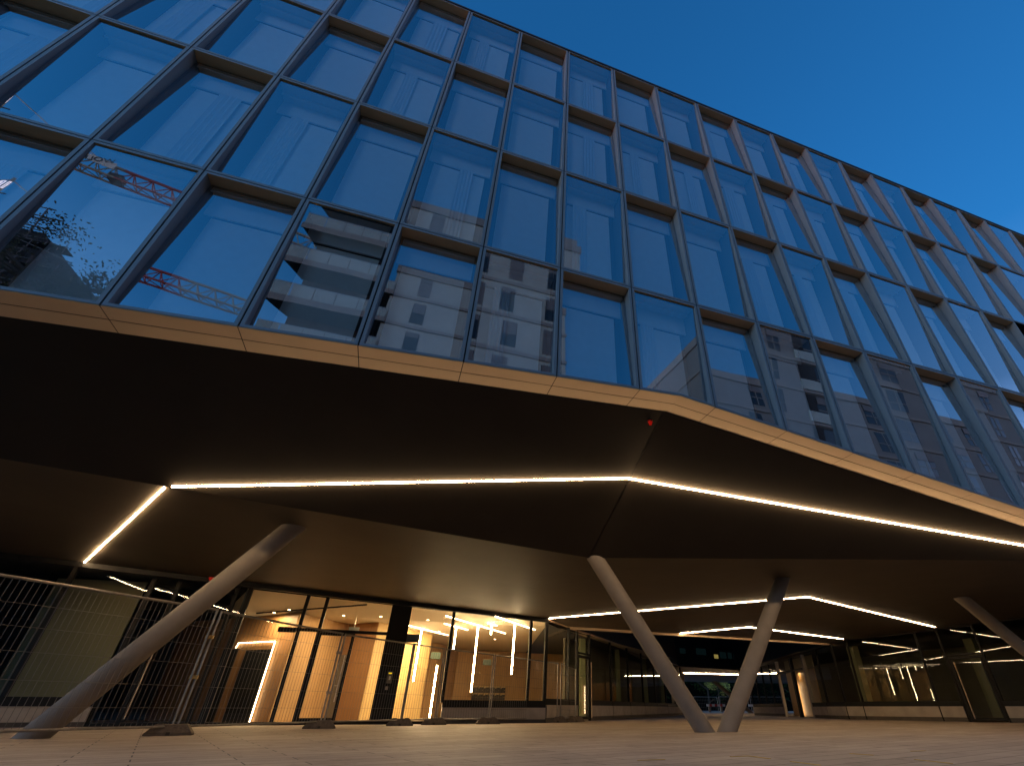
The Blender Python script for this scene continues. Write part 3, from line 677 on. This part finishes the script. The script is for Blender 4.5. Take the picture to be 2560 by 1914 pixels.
# ---- site fence panels, feet and clamps
def fence(a, b_, za, zb_, label, z0=.13, step=.085, group='mesh fence panels in front of the lobby', rows=(.28, .62, .98, 1.3, 1.6), wr=.0024, r=.021):
    a, b_ = Vector(a), Vector(b_)
    e = empty('site_fence', (a.x, a.y, 0), label, 'fence panel', group)
    O = Vector((a.x, a.y, 0))
    p = lambda t, z: Vector((a.x + (b_.x - a.x) * t, a.y + (b_.y - a.y) * t, z)) - O
    m = MB()
    m.bar(p(0, .05), p(0, za), r, 8).bar(p(1, .05), p(1, zb_), r, 8).bar(p(0, za - .02), p(1, zb_ - .02), r, 8).bar(p(0, z0), p(1, z0), r * .9, 8)
    m.build('frame', GALV, e, smooth=False)
    L = (b_ - a).length; n = int(L / step); wm = MB()
    for i in range(1, n): wm.bar(p(i / n, z0), p(i / n, za + (zb_ - za) * i / n - .02), wr, 4, cap=False)
    for rr_ in rows: wm.bar(p(0, z0 + (za - z0) * rr_ / 1.95), p(1, z0 + (zb_ - z0) * rr_ / 1.95), wr * 1.15, 4, cap=False)
    wm.build('wire_mesh', WIRE, e)
    return e
def foot(x, y, rot, label, group='rubber fence feet'):
    e = empty('rubber_block', (x, y, 0), label, 'fence foot', group); e.rotation_euler = (0, 0, rot)
    m = MB(); L_, W_, H_ = .36, .12, .165
    m.hexa([(-L_, -W_, .0), (L_, -W_, 0), (L_, W_, 0), (-L_, W_, 0)], [(-L_, -W_, .03), (L_, -W_, .03), (L_, W_, .03), (-L_, W_, .03)])
    m.hexa([(-L_, -W_, .03), (L_, -W_, .03), (L_, W_, .03), (-L_, W_, .03)], [(-L_ * .66, -W_ * .8, H_), (L_ * .66, -W_ * .8, H_), (L_ * .66, W_ * .8, H_), (-L_ * .66, W_ * .8, H_)])
    m.build('block', FOOT, e, bevel=.008)
    for xx in (-.16, .16): MB().box(xx - .055, xx + .055, -W_ * .55, W_ * .55, H_ - .004, H_ + .012).build('grip', FOOTD, e)
    MB().box(-.03, .03, -W_ - .004, -W_ + .01, .0, .05).build('lifting_slot', FOOTD, e)
    return e
P0, P1, P2, P3, P4, P5, P6, P7 = (-5.62, 9.72), (-3.35, 12.30), (-1.16, 15.25), (.74, 16.9), (1.72, 17.55), (3.38, 17.95), (6.05, 19.35), (6.95, 19.95)
ex = Vector(P0) + (Vector(P0) - Vector(P1)).normalized() * .7
fence((ex.x, ex.y), P1, 2.03, 2.05, 'nearest mesh fence panel, crossing the base of the leaning column', wr=.0026)
fence((P1[0] + .06, P1[1] + .09), P2, 2.03, 2.03, 'fence panel in front of the light-framed dark door')
fence((P2[0] + .07, P2[1] + .08), P3, 2.02, 2.0, 'fence panel in front of the entrance door leaf')
fence((P3[0] + .04, P3[1] + .02), P4, 2.0, 1.97, 'narrow fence panel just right of the black pillar', step=.08)
fence((P4[0] + .06, P4[1] + .02), P5, 1.96, 1.88, 'fence panel in front of the letterboxes', step=.08)
fence((P5[0] + .07, P5[1] + .03), P6, 1.87, 1.79, 'fence panel in front of the concrete plinth at the lobby corner')
fence((P6[0] + .14, P6[1] + .05), P7, 1.79, 1.64, 'last fence panel, turned back towards the passage wall')
for (x, y), rot, lab in ((P1, .1, 'nearest rubber fence foot, at the end of the first panel'), (P2, .05, 'rubber fence foot below the entrance door'), (P3, -.05, 'rubber fence foot below the black pillar'),
                         (P4, -.1, 'rubber fence foot below the upright floor lamp'), (P5, 0, 'rubber fence foot below the letterboxes'), (P6, .05, 'rubber fence foot at the corner of the lobby'), ((6.85, 19.75), .3, 'rubber fence foot beside the passage door')):
    foot(x, y, rot, lab)
for (x, y), z, mt, lab in ((P1, 1.55, BRASS, 'upper brass clamp on the nearest fence posts'), (P1, .88, BRASS, 'lower brass clamp on the nearest fence posts'), (P2, 1.58, GALV, 'upper steel clamp on the fence posts at the entrance'), (P2, .72, GALV, 'lower steel clamp on the fence posts at the entrance')):
    e = empty('fence_clamp', (x + .03, y + .045, z), lab, 'clamp', 'fence clamps')
    MB().box(-.07, .07, -.035, .035, -.03, .03).build('jaw', mt, e, bevel=.006); MB().bar((.0, -.06, 0), (0, .06, 0), .01, 6).build('bolt', mt, e)
# safety sign on the nearest fence panel
q = Vector(P0); dd_ = (Vector(P1) - Vector(P0)).normalized(); nn = Vector((dd_.y, -dd_.x)); q = q - dd_ * .10
def sp_(s, z, o=.03): v = q + dd_ * s + nn * o; return (v.x, v.y, z)
sg = origin('safety_sign', 'white sign with a green emergency field hung on the nearest fence', 'sign')
MB().hexa([sp_(-.3, 1.69), sp_(.13, 1.69), sp_(.13, 1.69, .034), sp_(-.3, 1.69, .034)], [sp_(-.3, 1.89), sp_(.13, 1.89), sp_(.13, 1.89, .034), sp_(-.3, 1.89, .034)]).build('panel', WHITE, sg)
MB().poly([sp_(-.26, 1.76, .038), sp_(.07, 1.76, .038), sp_(.07, 1.83, .038), sp_(-.26, 1.83, .038)]).build('green_field', mat('safety_green', (.01, .15, .05), .5), sg)

# ---- far fence, barriers and trees beyond the rear wing
for px0, px1, lab in ((1734, 1792, 'distant fence panel seen inside the V'), (1796, 1868, 'distant fence panel behind the right leg of the V'), (1874, 1960, 'distant fence panel by the far end of the right passage wall')):
    a, b_ = at_z(px0, 1740, 2.0), at_z(px1, 1741, 2.0)
    f = 66 / a.y; f2 = 66 / b_.y
    fence((a.x * f, 66), (b_.x * f2, 66), HC + (2 - HC) * f, HC + (2 - HC) * f2, lab, group='distant fence panels beyond the court', step=.25, rows=(.5, 1.0, 1.5), wr=.006, r=.03)
for px0, px1, py, lab in ((1768, 1814, 1770, 'red and white barrier board inside the V'), (1872, 1960, 1764, 'red and white barrier board right of the V')):
    e = origin('barrier_board', lab, 'barrier'); y_ = 64
    a, b_ = at_y(px0, py, y_), at_y(px1, py, y_); n = 7
    for i in range(n):
        xa, xb = a.x + (b_.x - a.x) * i / n, a.x + (b_.x - a.x) * (i + 1) / n
        MB().box(xa, xb, y_, y_ + .05, .62, .86).build('red_field' if i % 2 else 'white_field', REDP if i % 2 else WHITE, e)
    for t in (.15, .8): xx = a.x + (b_.x - a.x) * t; MB().box(xx - .12, xx + .12, y_ + .06, y_ + .2, 0, .7).build('post', mat('timber_post', (.25, .16, .1), .8), e)
LEAF = mat('night_leaves', (.02, .035, .010), .9, spec=.03, noise=.4, nscale=2)  # leaf copy with the darkness of the far court in its colour
LEAFY = mat('lamplight_toned_leaves', (.45, .42, .08), .8, noise=.4, nscale=2)  # leaf copy with street lamplight painted into its colour, no lamp there
BARK = mat('bark', (.06, .05, .04), .9, noise=.3, nscale=9)
def tree(loc, h, r, label, n, leaf, mt, seed, group=None, trunk_h=.4, squash=1.2):
    rn = random.Random(seed); e = empty('tree', loc, label, 'tree', group)
    t = MB(); tips = []
    base = Vector((0, 0, 0)); top = Vector((rn.uniform(-.3, .3), rn.uniform(-.3, .3), h * .8))
    t.bar(base, top, h * .018, 8, r2=h * .006)
    for i in range(16):
        z = h * (trunk_h + (.78 - trunk_h) * rn.random()); a = rn.random() * 6.283; L_ = r * rn.uniform(.5, 1.05)
        p = top * (z / (h * .8)); q = p + Vector((math.cos(a) * L_, math.sin(a) * L_, L_ * rn.uniform(.2, .8)))
        t.bar(p, q, h * .006, 6, r2=h * .002); tips.append(q); tips.append(p.lerp(q, .6))
        for _ in range(2):
            q2 = q + Vector((rn.uniform(-1, 1), rn.uniform(-1, 1), rn.uniform(-.3, .8))) * r * .3; t.bar(p.lerp(q, .7), q2, h * .003, 5, r2=h * .001); tips.append(q2)
    tips.append(top + Vector((0, 0, h * .1)))
    t.build('trunk', BARK, e)
    c = MB()
    for i in range(n):
        p = rn.choice(tips) + Vector((rn.gauss(0, 1), rn.gauss(0, 1), rn.gauss(0, .8))) * r * .13
        u = Vector((rn.gauss(0, 1), rn.gauss(0, 1), rn.gauss(0, 1))).normalized(); v = u.orthogonal().normalized(); s_ = leaf * rn.uniform(.6, 1.3)
        c.poly([p - u * s_, p + v * s_ * .45, p + u * s_, p - v * s_ * .45])
    c.build('crown', mt, e)
    return e
tree((47.5, 72, 0), 6.2, 1.7, 'small yellow-green tree inside the V, lamplight put into its leaf colour', 1500, .16, LEAFY, 3, 'trees beyond the court', .25)
tree((40, 78, 0), 9, 4.5, 'dark broad tree left of the small yellow-green tree', 3000, .3, LEAF, 4, 'trees beyond the court', .1)
tree((52, 82, 0), 10, 5, 'dark broad tree behind the small yellow-green tree', 3000, .3, LEAF, 5, 'trees beyond the court', .1)
tree((64, 76, 0), 9, 4.5, 'dark broad tree reflected in the far passage glazing', 3000, .3, LEAF, 6, 'trees beyond the court', .1)
tag(MB().box(20, 110, 90, 90.5, 0, 9).build('site_hoarding', mat('night_hoarding', (.003, .004, .003), .95, spec=.02)), 'dark hoarding far behind the distant trees', 'hoarding')

# ---- chalk survey marks on the paving
CH = mat('yellow_chalk', (.62, .40, .10), .8)
def chalk(p, q, lab):
    a, b_ = at_z(*p, 0), at_z(*q, 0); d = (b_ - a).normalized(); n = Vector((-d.y, d.x, 0)) * .012
    tag(MB().hexa([a - n + Vector((0, 0, .001)), b_ - n + Vector((0, 0, .001)), b_ + n + Vector((0, 0, .001)), a + n + Vector((0, 0, .001))], [a - n + Vector((0, 0, .005)), b_ - n + Vector((0, 0, .005)), b_ + n + Vector((0, 0, .005)), a + n + Vector((0, 0, .005))]).build('chalk_mark', CH), lab, 'chalk mark', 'yellow chalk marks on the paving')
chalk((1594, 1900), (1662, 1898), 'yellow chalk dash at the bottom edge left of the V')
chalk((1826, 1891), (1872, 1889), 'short stroke of the yellow chalk corner right of the V'); chalk((1873, 1889), (1925, 1896), 'long stroke of the yellow chalk corner right of the V')
chalk((2125, 1883), (2183, 1887), 'yellow chalk dash right of the yellow corner mark'); chalk((2278, 1877), (2313, 1876), 'smallest yellow chalk dash, nearest the right door')
chalk((2288, 1898), (2380, 1908), 'yellow chalk line at bottom right'); chalk((1977, 1903), (2050, 1912), 'yellow chalk line cut by the bottom edge')

# ================================================================== behind the camera: what the glass reflects
AW = mat('white_render', (.33, .38, .36), .85, noise=.08, nscale=.6); AG = mat('grey_ledge', (.22, .22, .21), .8, noise=.1); AD = mat('dark_balcony', (.02, .017, .014), .7)
AGL = glass('balcony_glass', (.7, .78, .74), .18, gain=.8); AWN = mat('dark_window', (.015, .018, .022), .15); SHUT = mat('grey_shutter', (.12, .12, .125), .6)
RAILG = mat('frosted_rail', (.34, .42, .40), .4, noise=.05)
ap = origin('apartment_building', 'white apartment tower with glass fronted balconies at its corner, mirrored in the facade', 'apartment building')
Yb = -18
ZF = [36.4 - 3.5 * i for i in range(11)]
MB().box(-5.6, 10.5, -32, Yb, 0, 36.0).build('wall', AW, ap)
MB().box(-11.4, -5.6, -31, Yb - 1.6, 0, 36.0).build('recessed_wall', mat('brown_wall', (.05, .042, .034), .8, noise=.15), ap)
MB().box(-5.7, 10.6, Yb - .1, Yb + .12, 35.7, 36.6).build('roof_edge', AG, ap)
MB().box(7.5, 10.5, -26, -19, 36.6, 38.6).build('roof_box', AG, ap)
for i, z in enumerate(ZF[1:9]):
    zz_ = z - 2.6 + .5
    MB().box(-5.7, 10.6, Yb, Yb + .1, z - .0 - .35, z + .0).build('floor_ledge', AG, ap)
    for j, (xa, xb) in enumerate(((-3.5, -2.4), (1.2, 2.0), (3.4 + .5 * (i % 2), 4.6 + .5 * (i % 2)), (7.4, 8.4))):
        wn = MB().box(xa, xb, Yb - .02, Yb + .03, z + .35, z + 2.75).build('window', AWN if (i + j) % 3 else SHUT, ap)
        MB().box(xa + .05, xb - .05, Yb + .035, Yb + .06, z + 1.5 if (i + j) % 2 else z + 2.2, z + 2.7).build('shutter', SHUT, wn)
    # balcony with tilted end, glass rail, brown underside
    bo = MB(); dx = .25 * math.sin(i * 1.7)
    bo.hexa([(-11.5, Yb - 1.6, z - .45), (-5.5, Yb - 1.6, z - .45), (-5.4, Yb + .2, z - .35), (-12.5 + dx, Yb + .2, z - .35)], [(-11.5, Yb - 1.6, z), (-5.5, Yb - 1.6, z), (-5.4, Yb + .2, z), (-12.5 + dx, Yb + .2, z)])
    b0 = bo.build('balcony', AD, ap)
    MB().box(-12.6 + dx, -5.35, Yb + .2, Yb + .26, z - .42, z + .12).build('slab_edge', AG, b0)
    rl = MB(); n = 5
    for j in range(n):
        xa = -12.5 + dx + (7.1 - dx) * j / n; xb = -12.5 + dx + (7.1 - dx) * (j + 1) / n
        rl.box(xa + .03, xb - .03, Yb + .22, Yb + .24, z + .14, z + 1.2)
    rl.build('rail_glass', RAILG, b0)
    MB().bar((-12.5 + dx, Yb + .23, z + 1.22), (-5.4, Yb + .23, z + 1.22), .025, 4).build('handrail', STEEL, b0)
ap2 = origin('apartment_building', 'long grey apartment block with rows of dark windows, mirrored at the right of the facade', 'apartment building')
AW2 = mat('grey_render', (.17, .185, .19), .85, noise=.1, nscale=.5)
MB().box(26, 110, -58, Yb, 0, 32.0).build('wall', AW2, ap2)
MB().box(25.9, 110.1, Yb - .1, Yb + .15, 31.6, 32.6).box(25.85, 26.05, -58, Yb, 31.6, 32.6).build('roof_edge', AG, ap2)
for i in range(7):
    z = 28.4 - 3.6 * i
    MB().box(25.9, 110.1, Yb, Yb + .12, z - .3, z).build('floor_ledge', AG, ap2)
    MB().box(25.88, 25.99, -58, Yb, z - .3, z).build('floor_ledge', AG, ap2)
    for j in range(13):
        xa = 30 + j * 5.4 + (.9 if (i * 5 + j * 3) % 4 == 0 else 0); wd = 2.4 if j % 2 else 1.5
        wn = MB().box(xa, xa + wd, Yb - .02, Yb + .03, z + .55, z + 3.0).build('window', AWN, ap2)
        MB().box(xa + wd * .5 - .05, xa + wd * .5 + .05, Yb + .035, Yb + .07, z + .55, z + 3.0).box(xa, xa + wd, Yb + .035, Yb + .07, z + 1.45, z + 1.55).build('glazing_bar', AG, wn)
        if (i + j) % 3 == 0: MB().box(xa + .05, xa + wd - .05, Yb + .075, Yb + .09, z + 2.2, z + 3.0).build('shutter', SHUT, wn)
    if i < 6:
        MB().box(34.2, 37.4, Yb - .02, Yb + .02, z + .1, z + 3.2).build('loggia', BLACKM, ap2); MB().box(34.1, 37.5, Yb + .03, Yb + .12, z + .1, z + 1.2).build('loggia_rail', RAILG, ap2)

# tower crane
cr = origin('tower_crane', 'tower crane with red section and lettered sign on its jib, mirrored in the facade', 'crane')
CY = mat('crane_grey', (.28, .27, .2), .6); CRD = mat('crane_red', (.32, .035, .03), .6); CDK = mat('crane_dark', (.03, .03, .03), .7)
def jz(x): return 68.4 + (x + 63.2) * (-.185)
def truss(xa, xb, mt, name):
    m = MB(); n = max(1, int((xb - xa) / 2.6)); H_ = 2.9
    T_ = lambda x: Vector((x, -60, jz(x) + H_)); L0 = lambda x: Vector((x, -59.1, jz(x))); L1 = lambda x: Vector((x, -60.9, jz(x)))
    m.bar(T_(xa), T_(xb), .17, 4); m.bar(L0(xa), L0(xb), .13, 4); m.bar(L1(xa), L1(xb), .13, 4)
    for i in range(n):
        x0 = xa + (xb - xa) * i / n; x1 = xa + (xb - xa) * (i + 1) / n; xm = (x0 + x1) / 2
        for F in (L0, L1):
            m.bar(F(x0), T_(xm), .07, 4); m.bar(T_(xm), F(x1), .07, 4)
        m.bar(L0(x0), L1(x1), .05, 4); m.bar(L0(x0), L1(x0), .05, 4)
    return m.build(name, mt, cr)
truss(-76, -56.5, CY, 'jib_root'); truss(-56.5, -45, CRD, 'jib_red_section'); truss(-45, -22, CY, 'jib_middle'); truss(-22, -8, CRD, 'jib_tip')
ms = MB()
for sx in (-1, 1):
    for sy_ in (-1, 1): ms.bar((-78 + sx, -60 + sy_, 0), (-78 + sx, -60 + sy_, 72), .15, 4)
for i in range(36):
    for sy_ in (-1, 1): ms.bar((-79, -60 + sy_, 2 * i), (-77, -60 + sy_, 2 * i + 2), .07, 4)
    for sx in (-1, 1): ms.bar((-78 + sx, -61, 2 * i), (-78 + sx, -59, 2 * i + 2), .07, 4)
ms.build('mast', CY, cr)
MB().bar((-78, -60, 72), (-78, -60, 84), .5, 4, r2=.2).bar((-78, -60, 83.5), (-60, -60, jz(-60) + 2.9), .06, 4).bar((-78, -60, 83.5), (-95, -60, 73), .06, 4).build('tower_head', CY, cr)
MB().box(-96, -78, -61, -59, 71.6, 72.4).box(-96, -91, -61, -59, 68.5, 71.6).build('counter_jib', CY, cr)
MB().box(-57.4, -55.6, -60.6, -59.0, jz(-56.5) - .3, jz(-56.5) + .9).build('trolley', CDK, cr)
sgb = MB().hexa([(-62.7, -58.95, jz(-62.7) + 1.35), (-57.2, -58.95, jz(-57.2) + 1.35), (-57.2, -58.9, jz(-57.2) + 1.35), (-62.7, -58.9, jz(-62.7) + 1.35)],
                [(-62.7, -58.95, jz(-62.7) + 2.75), (-57.2, -58.95, jz(-57.2) + 2.75), (-57.2, -58.9, jz(-57.2) + 2.75), (-62.7, -58.9, jz(-62.7) + 2.75)]).build('name_board', mat('board_grey', (.62, .62, .56), .6), cr)
def text(s_, size, loc, rot, mt, parent, name, extrude=.02, outline=0):
    c = bpy.data.curves.new(name, 'FONT'); c.body = s_; c.size = size; c.extrude = extrude; c.align_x = 'CENTER'; c.align_y = 'CENTER'
    if outline: c.fill_mode = 'NONE'; c.bevel_depth = outline; c.bevel_resolution = 1
    c.materials.append(mt); tmp = bpy.data.objects.new(name, c); COL.objects.link(tmp); bpy.context.view_layer.update()
    me = bpy.data.meshes.new_from_object(tmp.evaluated_get(bpy.context.evaluated_depsgraph_get())); bpy.data.objects.remove(tmp)
    o = bpy.data.objects.new(name, me); COL.objects.link(o); o.location = loc; o.rotation_euler = rot; o.parent = parent; return o
text('WOLFF', 1.45, (-59.95, -58.86, jz(-59.95) + 2.05), (math.pi / 2, math.atan(-.185) * -1, math.pi), CDK, sgb, 'lettering')
ns = origin('neon_sign', 'white outlined neon letters high on a crane head, mirrored at the far left', 'neon sign')
text('IMD', 3.0, (-79.2, -59.0, 80.6), (math.pi / 2, 0, math.pi), emit('neon_white', (.85, .8, 1), 2.2), ns, 'lettering', extrude=0, outline=.07)
MB().box(-82.5, -76, -59.5, -59.4, 78.8, 79.0).build('bracket', CDK, ns)

low = origin('added_low_building', 'long low dark building added across the street to block horizon sky from reflections', 'building')  # unseen, added so the ground-floor glass mirrors no bright horizon
lw2 = origin('added_low_building', 'low dark building added far to the left to block horizon glow from reflections', 'building')  # unseen, added to keep horizon glow out of the right passage glass
MB().box(-100, -78, -44, 70, 0, 13).build('wall', mat('dim_plaster_left', (.08, .08, .08), .9, noise=.2), lw2); MB().box(-100.1, -77.9, -44.1, 70.1, 13, 13.4).build('roof_edge', AG, lw2)
MB().box(-100, 30, -62, -46, 0, 13).build('wall', mat('dim_plaster', (.10, .10, .10), .9, noise=.2), low)
MB().box(-100.1, 30.1, -62.1, -45.9, 13, 13.4).build('roof_edge', AG, low)
# building under scaffold and net
sc_ = origin('scaffolded_building', 'dark unfinished building wrapped in scaffold, mirrored at the lower left', 'building')
MB().box(-60, -30.5, -40, -24, 0, 28).build('wall', mat('netted_concrete', (.035, .045, .05), .9, noise=.3, nscale=.7), sc_)
tb = MB()
for i in range(16):
    x = -44 + i * 1.2
    for y_ in (-22.4, -23.4): tb.bar((x, y_, 0), (x, y_, (29.2 + (.5 if i % 3 else -.3)) if x < -30 else 25.5 - (x + 30) * .4), .045, 4)
for z in range(1, 15):
    xe = -26.5 if z < 12 else -29.5
    for y_ in (-22.4, -23.4): tb.bar((-44, y_, z * 2), (xe, y_, z * 2), .04, 4); tb.bar((-44, y_, z * 2 + 1), (xe, y_, z * 2 + 1), .03, 4)
for i in range(16):
    tb.bar((-33 + i * .4, -22.3, 25.2 + (i % 3) * .5), (-33 + i * .4, -22.3, 27 - i * .12), .025, 4); tb.bar((-33 + i * .4, -22.3, 26.6 - i * .12), (-32.6 + i * .4, -22.3, 26.5 - i * .12), .025, 4)
for i in range(5): tb.bar((-44 + i * 1.5, -22.35, 14), (-44 + i * 1.5 + 3, -22.35, 28), .03, 4)
tb.build('scaffold_tubes', mat('scaffold_steel', (.12, .12, .12), .5, .4), sc_)
dk = MB()
for z in range(2, 14): dk.box(-44, -27.5, -23.4, -22.4, z * 2 - .05, z * 2)
dk.build('scaffold_decks', CDK, sc_)
tree((-17.4, -8.5, 0), 19.0, 3.8, 'tall leafy tree mirrored at the lower left of the facade', 26000, .075, mat('dusk_leaves', (.06, .08, .035), .7, noise=.4), 11, None, .45)
